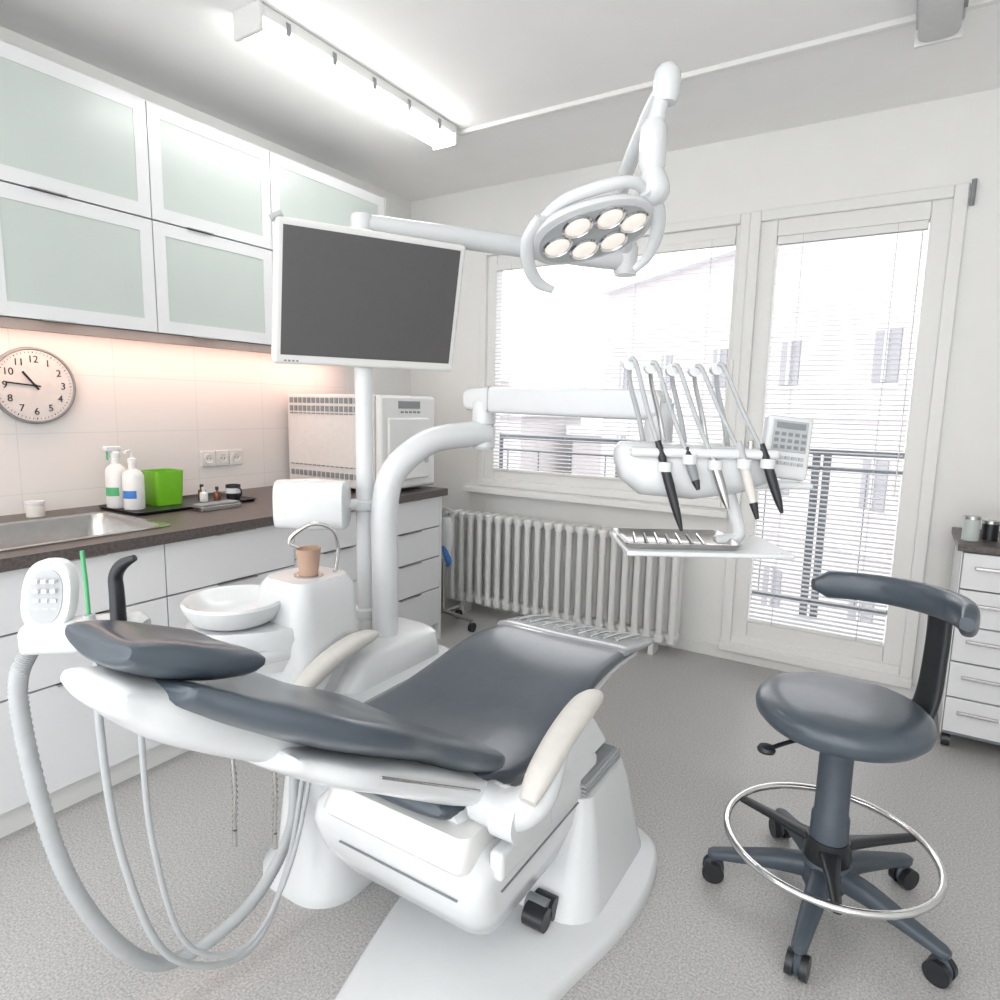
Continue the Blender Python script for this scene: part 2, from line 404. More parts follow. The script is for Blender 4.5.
# counter items
ZT = .92
tr = grp('dark_tray', (-2.9, 1.6, ZT))
Tt = Matrix.Translation((-2.83, 1.72, ZT))
loft('tray', [rrect(-.16, .16, -.27, .30, .001, .02), rrect(-.17, .17, -.28, .31, .014, .02), rrect(-.165, .165, -.275, .305, .014, .02), rrect(-.155, .155, -.265, .295, .004, .02)], BLACK, tr, Tt)
ZI = ZT+.006
def bottle(name, x, y, r, h, mat, label=None, kind='pump'):
    g = grp(name, (x, y, ZI))
    lathe('body', [(0, 0), (r*.95, 0), (r, .006), (r, h*.72), (r*.85, h*.80), (r*.4, h*.88), (r*.36, h)], (x, y, ZI), mat, g)
    if label:
        Tl = frame((x, y, ZI), (.85, .53, 0), (-.53, .85, 0), (0, 0, 1))
        pts = [(r*1.012*cos(radians(a)), r*1.012*sin(radians(a))) for a in range(-135, -40, 8)]
        vs = [V((a, b_, h*.25)) for a, b_ in pts]+[V((a, b_, h*.42)) for a, b_ in pts]; n = len(pts)
        mk('label', vs, [(i, i+1, n+i+1, n+i) for i in range(n-1)], label, g, Tl)
    z = ZI+h
    if kind == 'pump':
        lathe('cap', [(0, 0), (r*.45, 0), (r*.45, .02), (r*.15, .025), (r*.15, .05), (0, .05)], (x, y, z), mat, g)
        tube('nozzle', [(x, y, z+.05), (x, y-.01, z+.055), (x+.02, y-.04, z+.05)], .006, mat, g, res=4)
    elif kind == 'spray':
        lathe('cap', [(0, 0), (r*.5, 0), (r*.5, .02), (r*.3, .03), (0, .03)], (x, y, z), WHITE, g)
        box('spray_head', (x-.012, y-.045, z+.028), (x+.012, y+.025, z+.05), WHITE, g, bevel=.006)
        box('trigger', (x-.006, y-.035, z-.01), (x+.006, y-.028, z+.03), GREENL, g, bevel=.003)
    else:
        lathe('cap', [(0, 0), (r*.5, 0), (r*.5, .015), (0, .015)], (x, y, z), BLACK if mat is AMBER else WHITE, g)
bottle('spray_bottle', -2.93, 1.50, .042, .22, WHITE2, GREENL, 'spray')
bottle('pump_bottle', -2.83, 1.52, .042, .20, WHITE2, BLUE, 'pump')
gb = grp('green_wipes_box', (-2.88, 1.70, ZI))
loft('box', [rrect(-.06, .06, -.06, .06, 0, .02), rrect(-.063, .063, -.066, .066, .06, .02), rrect(-.066, .066, -.07, .07, .155, .02), rrect(-.061, .061, -.065, .065, .155, .02), rrect(-.055, .055, -.058, .058, .02, .02)], GREEN, gb, Matrix.Translation((-2.88, 1.68, ZI)))
bottle('small_bottle', -2.80, 1.83, .018, .055, WHITE2, None, 'c')
bottle('amber_dropper_bottle', -2.86, 1.86, .018, .06, AMBER, None, 'c')
bottle('amber_dropper_bottle', -2.80, 1.90, .016, .05, AMBER, None, 'c')
mg = grp('small_mug', (-2.80, 1.98, ZI))
lathe('mug_body', [(0, 0), (.030, 0), (.034, .01), (.035, .07), (.032, .07), (.030, .01), (0, .008)], (-2.78, 1.975, ZI), BLACK, mg)
lathe('band', [(.0352, .03), (.0362, .03), (.0362, .055), (.0352, .055)], (-2.78, 1.975, ZI), WHITE, mg)
tube('handle', [(-2.745, 1.975, ZI+.06), (-2.72, 1.975, ZI+.05), (-2.72, 1.975, ZI+.025), (-2.745, 1.975, ZI+.015)], .004, BLACK, mg)
ts = grp('soap_jar', (-2.98, 1.22, ZT))
lathe('jar', [(0, 0), (.032, 0), (.034, .04), (.03, .05), (0, .05)], (-2.98, 1.20, ZT), BEIGE, ts)
lathe('jar_lid', [(0, .05), (.034, .05), (.034, .062), (0, .064)], (-2.98, 1.20, ZT), WHITE, ts)
nb = grp('instrument_case', (-2.59, 1.75, ZT))
box('case', (-2.64, 1.66, ZT), (-2.56, 1.86, ZT+.022), STEEL, nb, bevel=.004)
box('case_lid', (-2.635, 1.665, ZT+.022), (-2.565, 1.855, ZT+.03), GREY, nb, bevel=.003)

# autoclave
au = grp('autoclave', (-2.7, 2.77, ZT))
BEI = M('autoclave_side', (.66, .65, .63), .4)
box('body', (-3.05, 2.54, ZT+.02), (-2.38, 3.01, 1.45), BEI, au, bevel=.012)
box('front', (-2.38, 2.545, ZT+.02), (-2.33, 3.005, 1.45), WHITE2, au, bevel=.02)
boxes('vents', [((-3.02+i*.036, 2.534, z), (-2.998+i*.036, 2.541, z+.03)) for i in range(15) for z in (.99, 1.355, 1.40)], GREY, au)
boxes('vent_holes', [((-3.02+i*.036, 2.534, z), (-2.998+i*.036, 2.541, z+.006)) for i in range(15) for z in (1.34, 1.05)], GREY, au)
box('chamber_door', (-2.335, 2.59, .99), (-2.312, 2.93, 1.33), WHITE2, au, bevel=.03)
box('display', (-2.332, 2.68, 1.38), (-2.325, 2.86, 1.42), GREY, au, bevel=.003)
boxes('buttons', [((-2.332, 2.70+i*.035, 1.355), (-2.326, 2.72+i*.035, 1.365)) for i in range(5)], GREY, au)
boxes('feet', [((-3.0, 2.58, ZT), (-2.96, 2.62, ZT+.02)), ((-2.48, 2.58, ZT), (-2.44, 2.62, ZT+.02)), ((-3.0, 2.9, ZT), (-2.96, 2.94, ZT+.02)), ((-2.48, 2.9, ZT), (-2.44, 2.94, ZT+.02))], BLACK, au)
box('door_handle', (-2.315, 2.88, 1.08), (-2.295, 2.905, 1.25), LGREY, au, bevel=.008)

# ------------------------------------------------------------ radiator
rd = grp('radiator', (-1.77, 3.56, 0))
X0, NS, SPC = -2.56, 22, .073
for i in range(NS):
    x = X0+i*SPC
    for y in (3.50, 3.585):
        tube('column', [(x, y, .11), (x, y, .66)], [.020, .020], WHITE2, rd, n=10, res=1)
    box('section_top', (x-.026, 3.482, .645), (x+.026, 3.604, .70), WHITE2, rd, bevel=.018, seg=3)
    box('section_bottom', (x-.026, 3.482, .08), (x+.026, 3.604, .135), WHITE2, rd, bevel=.018, seg=3)
for z in (.11, .67): rod('header', (X0-.03, 3.543, z), (X0+(NS-1)*SPC+.03, 3.543, z), .02, WHITE2, rd)
tube('supply_pipe', [(X0-.03, 3.543, .67), (X0-.12, 3.543, .67), (X0-.14, 3.6, .67), (X0-.14, 3.65, .6), (X0-.14, 3.655, .0)], .011, WHITE2, rd)
rod('valve', (X0-.06, 3.543, .67), (X0-.06, 3.47, .67), .02, WHITE, rd)
boxes('feet', [((X0+.07, 3.50, 0), (X0+.10, 3.60, .10)), ((X0+1.4, 3.50, 0), (X0+1.43, 3.60, .10))], WHITE2, rd)

# small trolley between cabinet and radiator
tl = grp('equipment_trolley', (-2.45, 3.25, 0))
tube('base_bar', [(-2.62, 3.28, .09), (-2.2, 3.22, .07)], .014, STEEL, tl, res=1)
tube('base_bar_cross', [(-2.5, 3.12, .07), (-2.42, 3.38, .08)], .014, STEEL, tl, res=1)
rod('post', (-2.45, 3.25, .07), (-2.45, 3.25, .74), .012, STEEL, tl)
tube('top_handle', [(-2.45, 3.25, .74), (-2.43, 3.24, .76), (-2.33, 3.23, .74)], .008, WHITE, tl)
for x, y in ((-2.2, 3.22), (-2.5, 3.12), (-2.42, 3.38), (-2.62, 3.28)):
    rod('caster', (x-.012, y, .03), (x+.012, y, .03), .03, BLACK, tl)
    rod('caster_stem', (x, y, .03), (x, y, .08), .007, STEEL, tl)
tube('blue_hose_end', [(-2.42, 3.21, .52), (-2.39, 3.20, .47), (-2.37, 3.20, .43), (-2.38, 3.20, .40)], [.012, .02, .02, .010], BLUE, tl, n=10)
loft('white_pouch', [sring(V((-2.42, 3.24, z)), V((1, 0, 0)), V((0, 1, 0)), rx, .035, 2.5, 16) for z, rx in ((.44, .03), (.50, .04), (.58, .05), (.66, .04), (.70, .02))], WHITE, tl)

# ------------------------------------------------------------ right drawer cabinet
dc = grp('drawer_cabinet', (.5, 3.4, 0))
box('carcass', (.235, 3.22, .06), (.86, 3.66, .855), GREY, dc, bevel=.003)
box('side_panel', (.232, 3.21, .06), (.2355, 3.66, .855), LACQ, dc)
boxes('drawer_fronts', [((.238, 3.20, .08+k*.155), (.857, 3.22, .229+k*.155)) for k in range(5)], LACQ, dc, bevel=.003)
box('top', (.215, 3.19, .855), (.88, 3.67, .885), STONE, dc, bevel=.003)
boxes('handles', [((.28, 3.183, .165+k*.155), (.42, 3.20, .178+k*.155)) for k in range(5)], STEEL, dc, bevel=.003)
for x in (.255, .82):
    for y in (3.24, 3.62): rod('caster', (x-.015, y, .03), (x+.015, y, .03), .03, BLACK, dc)
jr = grp('glass_jars', (.4, 3.35, .885))
for x, y, h in ((.26, 3.32, .09), (.33, 3.38, .07), (.40, 3.30, .10)):
    lathe('jar', [(0, 0), (.03, 0), (.03, h), (.027, h), (.027, .01), (0, .01)], (x, y, .885), BLACK if h == .07 else FROST, jr)
    lathe('lid', [(0, h), (.031, h), (.031, h+.012), (0, h+.015)], (x, y, .885), STEEL, jr)

# ------------------------------------------------------------ dental chair
ch = grp('dental_chair', (-1, 1.5, 0))
cx = -1.0
pad('backrest_pad', [(.535, .945, .15, .045), (.60, .907, .20, .055), (.66, .874, .24, .065), (.74, .827, .272, .075), (.85, .765, .274, .082), (.97, .690, .262, .072), (1.08, .625, .280, .082), (1.17, .575, .285, .078)], cx, SLATE, ch, crown=.022)
pad('headrest_pad', [(.485, 1.022, .10, .050), (.53, 1.004, .112, .064), (.60, .975, .116, .064), (.66, .955, .108, .055)], cx, SLATE, ch, crown=.012)
pad('headrest_shell', [(.48, .955, .098, .06), (.54, .915, .115, .095), (.64, .850, .125, .105), (.74, .78, .13, .09), (.80, .73, .12, .07)], cx, WHITE, ch, crown=0, pw=2.8)
pad('backrest_shell', [(.70, .775, .19, .05), (.77, .735, .24, .07), (.88, .675, .255, .085), (1.0, .602, .26, .095), (1.12, .53, .27, .10), (1.22, .485, .27, .10)], cx, WHITE, ch, crown=.012, pw=3)
tube('backrest_side_trim', [(cx+.262, .80, .742), (cx+.266, .90, .682), (cx+.268, 1.0, .622), (cx+.275, 1.1, .563)], .003, STEEL, ch, n=8)
pad('seat_pad', [(1.16, .535, .26, .07), (1.26, .505, .275, .085), (1.42, .500, .275, .085), (1.60, .525, .268, .08), (1.78, .555, .262, .075), (1.95, .558, .255, .07), (2.14, .535, .25, .06), (2.22, .522, .248, .05)], cx, SLATE, ch, crown=.016)
pad('foot_cover', [(2.02, .566, .262, .055), (2.14, .547, .262, .055), (2.26, .525, .258, .05), (2.34, .508, .25, .04)], cx, CLEAR, ch, crown=.014)
for k in range(9):
    x = cx-.20+k*.05
    tube('cover_rib', [(x, 2.08, .586+.014*((x-cx)/.26)**2), (x, 2.2, .566+.014*((x-cx)/.26)**2), (x, 2.33, .532+.014*((x-cx)/.26)**2)], .003, WHITE, ch, n=6, res=3)
pad('seat_shell', [(1.14, .45, .23, .09), (1.3, .43, .25, .09), (1.5, .44, .25, .09), (1.75, .49, .24, .07), (2.0, .505, .22, .05), (2.3, .475, .20, .035)], cx, WHITE, ch, pw=3)
pad('hip_pad', [(1.10, .48, .20, .06), (1.2, .44, .24, .07), (1.34, .425, .24, .06)], cx, SLATE, ch, pw=3)
for s, nm in ((1, 'right'), (-1, 'left')):
    x = cx+s*.385
    q = cat([(1.12, .565, .020, .012), (1.17, .60, .031, .018), (1.27, .645, .034, .020), (1.38, .672, .034, .019), (1.45, .675, .027, .014), (1.48, .672, .014, .008)], 5)
    rings = []
    for i, (y, z, w, t) in enumerate(q):
        a = q[max(i-1, 0)]; c = q[min(i+1, len(q)-1)]
        tg = V((0, c[0]-a[0], c[1]-a[1])).normalized(); nm2 = V((0, -tg.z, tg.y))
        rings.append(sring(V((x, y, z)), V((1, 0, 0)), nm2, w, t*1.3, 2.4, 20))
    loft('armrest_pad_'+nm, rings, BEIGE, ch)
    tube('armrest_bracket_'+nm, [(cx+s*.24, 1.16, .50), (cx+s*.33, 1.15, .51), (cx+s*.38, 1.18, .55), (cx+s*.385, 1.27, .62)], [.05, .048, .04, .022], WHITE, ch, n=18)
    rod('pivot_disc_'+nm, (cx+s*.30, 1.15, .50), (cx+s*.36, 1.15, .50), .055, WHITE, ch)
def hring(x0, x1, y0, y1, z, r): return rrect(x0, x1, y0, y1, z, r)
loft('lift_body', [hring(-1.14, -.76, 1.18, 1.56, .15, .05), hring(-1.18, -.71, 1.12, 1.62, .18, .06), hring(-1.21, -.68, 1.06, 1.66, .27, .06), hring(-1.22, -.675, 1.04, 1.68, .35, .05),
                   hring(-1.215, -.685, 1.05, 1.70, .385, .05), hring(-1.18, -.76, 1.10, 1.70, .44, .06)], WHITE, ch, ang=50)
loft('upper_bracket', [hring(-1.16, -.72, 1.05, 1.36, .375, .03), hring(-1.16, -.72, 1.03, 1.38, .40, .03), hring(-1.15, -.73, 1.06, 1.38, .46, .03)], WHITE2, ch)
box('side_cover', (-.70, 1.10, .36), (-.662, 1.34, .43), WHITE, ch, bevel=.012)
boxes('seam_line', [((-.6765, 1.12, .325), (-.672, 1.62, .3275)), ((-1.1, 1.039, .325), (-.74, 1.044, .3275))], GREY, ch)
loft('base_tower', [hring(-1.12, -.585, 1.40, 1.90, .03, .10), hring(-1.10, -.60, 1.44, 1.86, .12, .08), hring(-1.08, -.63, 1.50, 1.82, .28, .05), hring(-1.07, -.645, 1.52, 1.80, .335, .04)], WHITE, ch)
box('bellows', (-1.04, 1.54, .325), (-.665, 1.78, .375), GREY, ch, bevel=.01)
boxes('bellows_ribs', [((-1.045, 1.535, .338+i*.012), (-.66, 1.785, .344+i*.012)) for i in range(3)], LGREY, ch)
loft('seat_link', [hring(-1.12, -.72, 1.50, 1.80, .36, .05), hring(-1.12, -.70, 1.50, 1.80, .39, .05), hring(-1.15, -.76, 1.45, 1.80, .47, .05)], WHITE, ch)
base = [(-.975, .80), (-.62, .78), (-.585, 1.2), (-.525, 1.5), (-.515, 1.72), (-.58, 1.90), (-.80, 1.97), (-1.05, 1.94), (-1.13, 1.8), (-1.10, 1.3)]
bp_ = cat([(a, b2) for a, b2 in base]+[base[0]], 5)[:-1]
cxx = sum(a for a, _ in bp_)/len(bp_); cyy = sum(b2 for _, b2 in bp_)/len(bp_)
def br(s, z): return [V((cxx+(a-cxx)*s, cyy+(b2-cyy)*s, z)) for a, b2 in bp_]
loft('base_plate', [br(1, 0), br(1, .02), br(.985, .034), br(.95, .042)], WHITE, ch)
for y in (1.36, 1.41): rod('base_wheel', (-.74, y, .075), (-.68, y, .075), .030, BLACK, ch)
rod('wheel_axle', (-.75, 1.385, .085), (-.69, 1.385, .085), .025, GREY, ch)
for x, y, z0, z1 in ((-.955, .655, .64, .80), (-.935, .725, .60, .78)):
    tube('bib_chain', [(x, y, z1), (x+.005, y, (z0+z1)/2), (x, y, z0)], .003, STEEL, ch, res=14, ribs=.8, n=6)
    rod('chain_clip', (x, y, z0), (x, y, z0-.03), .005, STEEL, ch, n=8)

# ------------------------------------------------------------ unit / cuspidor
cu_ = grp('cuspidor_unit', (-1.5, 1.5, 0))
loft('pedestal', [hring(-1.56, -1.22, 1.10, 1.90, 0, .12), hring(-1.56, -1.22, 1.10, 1.90, .03, .12), hring(-1.53, -1.25, 1.14, 1.86, .08, .11), hring(-1.52, -1.26, 1.17, 1.84, .30, .10), hring(-1.60, -1.30, 1.22, 1.84, .52, .10)], WHITE, cu_)
loft('pole_block', [hring(-1.70, -1.34, 1.30, 1.82, .40, .06), hring(-1.70, -1.35, 1.32, 1.82, .50, .06), hring(-1.68, -1.36, 1.40, 1.80, .60, .06), hring(-1.66, -1.38, 1.44, 1.78, .615, .06)], WHITE, cu_)
loft('tower', [hring(-1.66, -1.42, 1.24, 1.50, .50, .06), hring(-1.67, -1.43, 1.22, 1.48, .70, .06), hring(-1.66, -1.44, 1.23, 1.47, .84, .05), hring(-1.64, -1.46, 1.25, 1.45, .87, .04)], WHITE, cu_)
loft('bowl_carrier', [sring(V((-1.62, 1.22, z)), V((.6, .8, 0)), V((-.8, .6, 0)), rx, ry, 2.3, 32) for z, rx, ry in ((.60, .12, .08), (.65, .18, .11), (.71, .21, .13), (.745, .20, .125))], WHITE, cu_)
lathe('bowl', [(0, .0), (.09, .0), (.125, .018), (.142, .05), (.147, .066), (.142, .074), (.130, .068), (.10, .04), (.05, .022), (0, .02)], (-1.66, 1.17, .745), WHITE, cu_, n=48)
rod('bowl_drain', (-1.66, 1.17, .766), (-1.66, 1.17, .77), .02, STEEL, cu_)
tube('cup_filler_spout', [(-1.50, 1.42, .86), (-1.495, 1.43, .95), (-1.50, 1.41, 1.01), (-1.53, 1.36, 1.03), (-1.56, 1.31, 1.0), (-1.565, 1.30, .975), (-1.55, 1.32, .96)], .007, CHROME, cu_)
lathe('paper_cup', [(0, 0), (.028, 0), (.038, .082), (.040, .086), (.035, .085), (.026, .005), (0, .005)], (-1.535, 1.345, .871), TAN, cu_, n=32)
lathe('cup_stand', [(0, 0), (.045, 0), (.045, .006), (0, .006)], (-1.535, 1.345, .868), STEEL, cu_, n=32)
PX, PY = -1.56, 1.62
tube('pole', [(PX, PY, .60), (PX, PY, 1.945)], .030, WHITE, cu_, n=24, res=1)
for z in (1.04, .66): lathe('pole_collar', [(0, 0), (.038, 0), (.042, .006), (.042, .03), (.036, .036), (0, .036)], (PX, PY, z), WHITE, cu_)
Tm = frame((-1.64, 1.46, 1.07), (.85, .53, 0), (-.53, .85, 0))
loft('water_bottle_cover', [sring(V((x, 0, 0)), V((0, 1, 0)), V((0, 0, 1)), ry, rz, 4, 32) for x, ry, rz in ((-.115, .05, .065), (-.11, .06, .078), (0, .065, .083), (.11, .06, .078), (.115, .05, .065))], WHITE, cu_, Tm)
rod('cover_bracket', (-1.60, 1.52, 1.06), (PX, PY, 1.06), .02, WHITE, cu_)
tube('column_arm', [(-1.47, 1.62, .59), (-1.47, 1.62, .85), (-1.47, 1.62, 1.05), (-1.455, 1.655, 1.18), (-1.40, 1.77, 1.275), (-1.33, 1.92, 1.30), (-1.30, 1.98, 1.302)], .045, WHITE, cu_, n=24)

# monitor
mo = grp('monitor', (-1.47, 1.58, 1.73))
r_ = V((.468, .884, 0)).normalized(); nb_ = V((.884, -.468, -.24)).normalized(); up_ = nb_.cross(r_).normalized()
Tmo = frame((-1.475, 1.575, 1.724), r_, up_, nb_)
box('casing', (-.302, -.212, -.03), (.302, .205, .012), WHITE2, mo, bevel=.012, T=Tmo)
box('screen', (-.281, -.182, .008), (.281, .186, .0135), SCREEN, mo, T=Tmo)
box('rear_housing', (-.16, -.12, -.06), (.16, .12, -.02), WHITE, mo, bevel=.02, T=Tmo)
boxes('buttons', [((-.27+i*.012, -.202, .012), (-.263+i*.012, -.197, .014)) for i in range(4)], GREY, mo, T=Tmo)
rod('handle', (-.312, .196, -.005), (-.282, .213, -.005), .010, LGREY, mo, T=Tmo)
rod('mount_arm', Tmo @ V((0, 0, -.05)), (PX+.02, PY-.01, 1.73), .025, WHITE, mo)

# operating light
ol = grp('operating_light', (-.78, 1.74, 1.88))
lathe('pole_joint', [(0, 0), (.036, 0), (.038, .01), (.038, .05), (.032, .06), (0, .06)], (PX, PY, 1.945), WHITE, ol)
J1 = V((-.97, 2.42, 1.955))
tube('horizontal_arm', [(PX, PY, 1.975), (-1.3, 1.99, 1.97), (-1.1, 2.26, 1.96), J1], [.034, .036, .036, .034], WHITE, ol, n=20)
lathe('elbow', [(0, -.05), (.04, -.05), (.045, -.035), (.045, .05), (.035, .07), (0, .07)], J1, WHITE, ol)
TIP = V((-.625, 1.79, 2.255))
tube('spring_arm', [J1+V((0, 0, .03)), (-.89, 2.14, 2.10), (-.72, 1.90, 2.21), TIP], [.026, .024, .024, .026], WHITE, ol, n=18)
loft('tip_joint', [sring(TIP+V((0, 0, z)), V((1, 0, 0)), V((0, 1, 0)), r, r, 2, 24) for z, r in ((-.05, .026), (-.03, .034), (0, .037), (.025, .034), (.042, .022), (.048, .008))], WHITE, ol)
tube('drop_arm', [TIP, (-.635, 1.785, 2.22), (-.65, 1.78, 2.14), (-.65, 1.77, 2.06)], [.028, .022, .024, .022], WHITE, ol, n=18)
lathe('swivel', [(0, -.07), (.028, -.07), (.036, -.05), (.036, .04), (.026, .06), (0, .06)], (-.65, 1.775, 2.10), WHITE, ol)
ha = V((.80, .56, .26)).normalized(); hn = V((.02, -.42, -.90)); hn = (hn-ha*hn.dot(ha)).normalized(); hb = hn.cross(ha).normalized()
Th = frame((-.80, 1.735, 1.89), ha*.9, hb*.9, hn*.9)
for i in range(3):
    for j in range(3): Th[i][j] *= .9
loft('head_shell', [sring(V((0, 0, z)), V((1, 0, 0)), V((0, 1, 0)), a, b2, 2.3, 48) for z, a, b2 in ((-.055, .06, .03), (-.05, .12, .07), (-.03, .175, .115), (-.005, .195, .135), (.010, .195, .135), (.014, .185, .125))], WHITE, ol, Th)
loft('lens_plate', [sring(V((0, 0, z)), V((1, 0, 0)), V((0, 1, 0)), .172, .115, 2.3, 48) for z in (.012, .018)], LGREY, ol, Th)
for (x, y) in ((-.115, -.010), (-.055, .062), (.045, .068), (-.025, -.055), (.068, -.048), (.125, .022)):
    lathe('lens_ring', [(.0, .016), (.047, .016), (.049, .024), (.043, .027), (.041, .022), (0, .020)], (x, y, 0), CHROME, ol, Th, 32)
    lathe('lens', [(0, .021), (.041, .021), (.034, .027), (.018, .030), (0, .031)], (x, y, 0), LENS, ol, Th, 32)
for s, nm in ((-1, 'left'), (1, 'right')):
    tube('handle_'+nm, [(s*.16, .10, -.02), (s*.205, .03, .0), (s*.21, -.05, .03), (s*.185, -.12, .06), (s*.14, -.155, .08)], [.018, .022, .022, .019, .013], WHITE, ol, Th, n=14, flat=.8)
Ti = Th.inverted()
tube('yoke', [Ti @ V((-.65, 1.77, 2.05)), Ti @ V((-.64, 1.78, 1.99)), (.19, .05, -.05), (.15, .0, -.03)], [.028, .045, .045, .03], WHITE, ol, Th, n=16)
tube('top_ridge', [(-.185, .03, -.02), (-.10, .10, -.05), (.02, .13, -.05), (.13, .12, -.045), (.185, .05, -.02)], [.012, .018, .02, .018, .012], WHITE, ol, Th)

# ------------------------------------------------------------ delivery unit
de = grp('dental_delivery_system', (-.6, 1.8, 1.2))
lathe('column_joint', [(0, .035), (.034, .035), (.042, .045), (.042, .12), (.034, .13), (0, .13)], (-1.31, 1.975, 1.295), WHITE, de)
lathe('column_joint_cap', [(0, -.05), (.034, -.05), (.042, -.04), (.042, .035), (0, .035)], (-1.31, 1.975, 1.295), WHITE, cu_)
bx = V((.70, -.10, 0)).normalized(); Tbm = frame((-1.38, 1.99, 1.425), bx, (-bx.y, bx.x, 0), V((0, 0, 1)))
loft('beam', [sring(V((x, 0, zc)), V((0, 1, 0)), V((0, 0, 1)), .04, h, 5, 28) for x, h, zc in ((0, .03, .0), (.01, .040, 0), (.1, .044, 0), (.13, .048, 0), (.70, .046, -.01), (.76, .042, -.01), (.78, .02, -.01))], WHITE, de, Tbm)
box('beam_seam', (.115, -.0415, -.045), (.119, .0415, .046), LGREY, de, T=Tbm)
lathe('head_joint', [(0, -.16), (.035, -.16), (.042, -.14), (.042, .03), (0, .04)], (-.63, 1.89, 1.39), WHITE, de)
Td = frame((-.49, 1.752, 1.25), (.85, .527, 0), (-.527, .85, 0), V((0, 0, 1)))
k_ = .0027
def dp(px, py, y=0): return V(((px-690)*k_, y, (465-py)*k_))
tube('head_link', [(-.065, .19, .02), (-.03, .12, -.0), (0, .03, -.01)], .04, WHITE, de, Td, flat=.8)
loft('head_body', [sring(V((x, 0, zc)), V((0, 1, 0)), V((0, 0, 1)), ry, rz, 3, 32) for x, ry, rz, zc in ((-.205, .03, .02, .03), (-.19, .06, .05, .015), (-.14, .085, .070, -.005), (0, .09, .075, -.01), (.12, .085, .062, -.005), (.19, .07, .045, .0), (.22, .03, .02, .005))], WHITE, de, Td)
box('rest_rail', (-.18, -.10, .03), (.20, -.05, .055), WHITE, de, bevel=.01, T=Td)
tops = [(622, 366), (643, 369), (664, 371), (686, 371), (707, 369)]
hs_ = [(653, 455), (677, 452), (701, 455), (728, 452), (750, 452)]
he = [(672, 522), (685, 482), (714, 500), (742, 508), (765, 503)]
for i in range(5):
    tpx, hx, ex = tops[i], hs_[i], he[i]
    tt = dp(*tpx, -.02)
    tube('whip_arm_%d' % (i+1), [dp(tpx[0]+28, 470, .03), dp(tpx[0]+16, 420, .02), dp(tpx[0]+4, 385, .0), tt], [.007, .007, .006, .007], CHROME if i % 2 else LGREY, de, Td, n=10)
    rod('whip_pulley_%d' % (i+1), tt+V((0, -.012, 0)), tt+V((0, .012, 0)), .016, WHITE, de, Td)
    a = dp(*hx, -.095); b2 = dp(*ex, -.125)
    tube('hose_%d' % (i+1), [tt+V((0, -.01, .012)), tt+V((.015, -.02, 0)), (tt+a)/2+V((.004, -.01, 0)), a], .0058, LGREY, de, Td, n=10)
    d_ = (b2-a)
    tube('handpiece_%d' % (i+1), [a, a+d_*.15, a+d_*.5, a+d_*.8, b2], [.008, .012, .012, .009, .004], [BLACK, GREY, STEEL, BEIGE, BLACK][i], de, Td, n=14)
    if i in (0, 1, 3, 4): tube('grip_%d' % (i+1), [a-d_*.25, a+d_*.02], [.008, .011], LGREY if i == 3 else BLACK, de, Td, n=12)
    if i in (1, 3): tube('tip_%d' % (i+1), [a+d_*.75, a+d_*1.02], [.011, .005], BLACK, de, Td, n=12)
    lathe('holder_%d' % (i+1), [(.012, -.01), (.018, -.01), (.018, .014), (.012, .014)], a+d_*.12, WHITE, de, Td, 20)
Tp = Td @ Matrix.Translation((.243, -.02, .055)) @ Matrix.Rotation(radians(-8), 4, 'X') @ Matrix.Rotation(radians(6), 4, 'Y')
box('control_panel', (-.060, -.018, -.080), (.060, .018, .085), WHITE, de, bevel=.010, T=Tp)
box('panel_face', (-.046, -.0205, -.010), (.046, -.017, .072), LGREY, de, bevel=.004, T=Tp)
boxes('panel_keys', [((-.041+i*.018, -.0225, z), (-.030+i*.018, -.0195, z+.009)) for i in range(5) for z in (-.003, .014, .031)], GREY, de, T=Tp)
boxes('panel_keys_low', [((-.043+i*.018, -.0225, z), (-.030+i*.018, -.0175, z+.008)) for i in range(5) for z in (-.03, -.045)], LGREY, de, T=Tp)
box('panel_display', (-.038, -.0225, .050), (.038, -.0195, .066), GREY, de, T=Tp)
box('panel_base', (.15, -.06, -.050), (.31, .03, -.032), WHITE, de, bevel=.008, T=Td)
tube('tray_arm', [(.10, .0, -.05), (.13, -.0, -.13), (.14, .0, -.19), (.08, .0, -.205)], .018, WHITE, de, Td)
box('tray_table', (-.185, -.13, -.222), (.245, .12, -.208), WHITE, de, bevel=.006, T=Td)
loft('steel_tray', [rrect(-.175, .11, -.10, .10, -.207, .02), rrect(-.185, .12, -.11, .11, -.192, .02), rrect(-.18, .115, -.105, .105, -.192, .02), rrect(-.17, .105, -.095, .095, -.203, .02)], STEEL, de, Td, cap0=False)
for i in range(7):
    rod('tray_instrument', (-.15+i*.03, -.07, -.198), (-.13+i*.03, .07, -.198), .003, GREY if i % 2 else CHROME, de, Td, n=8)

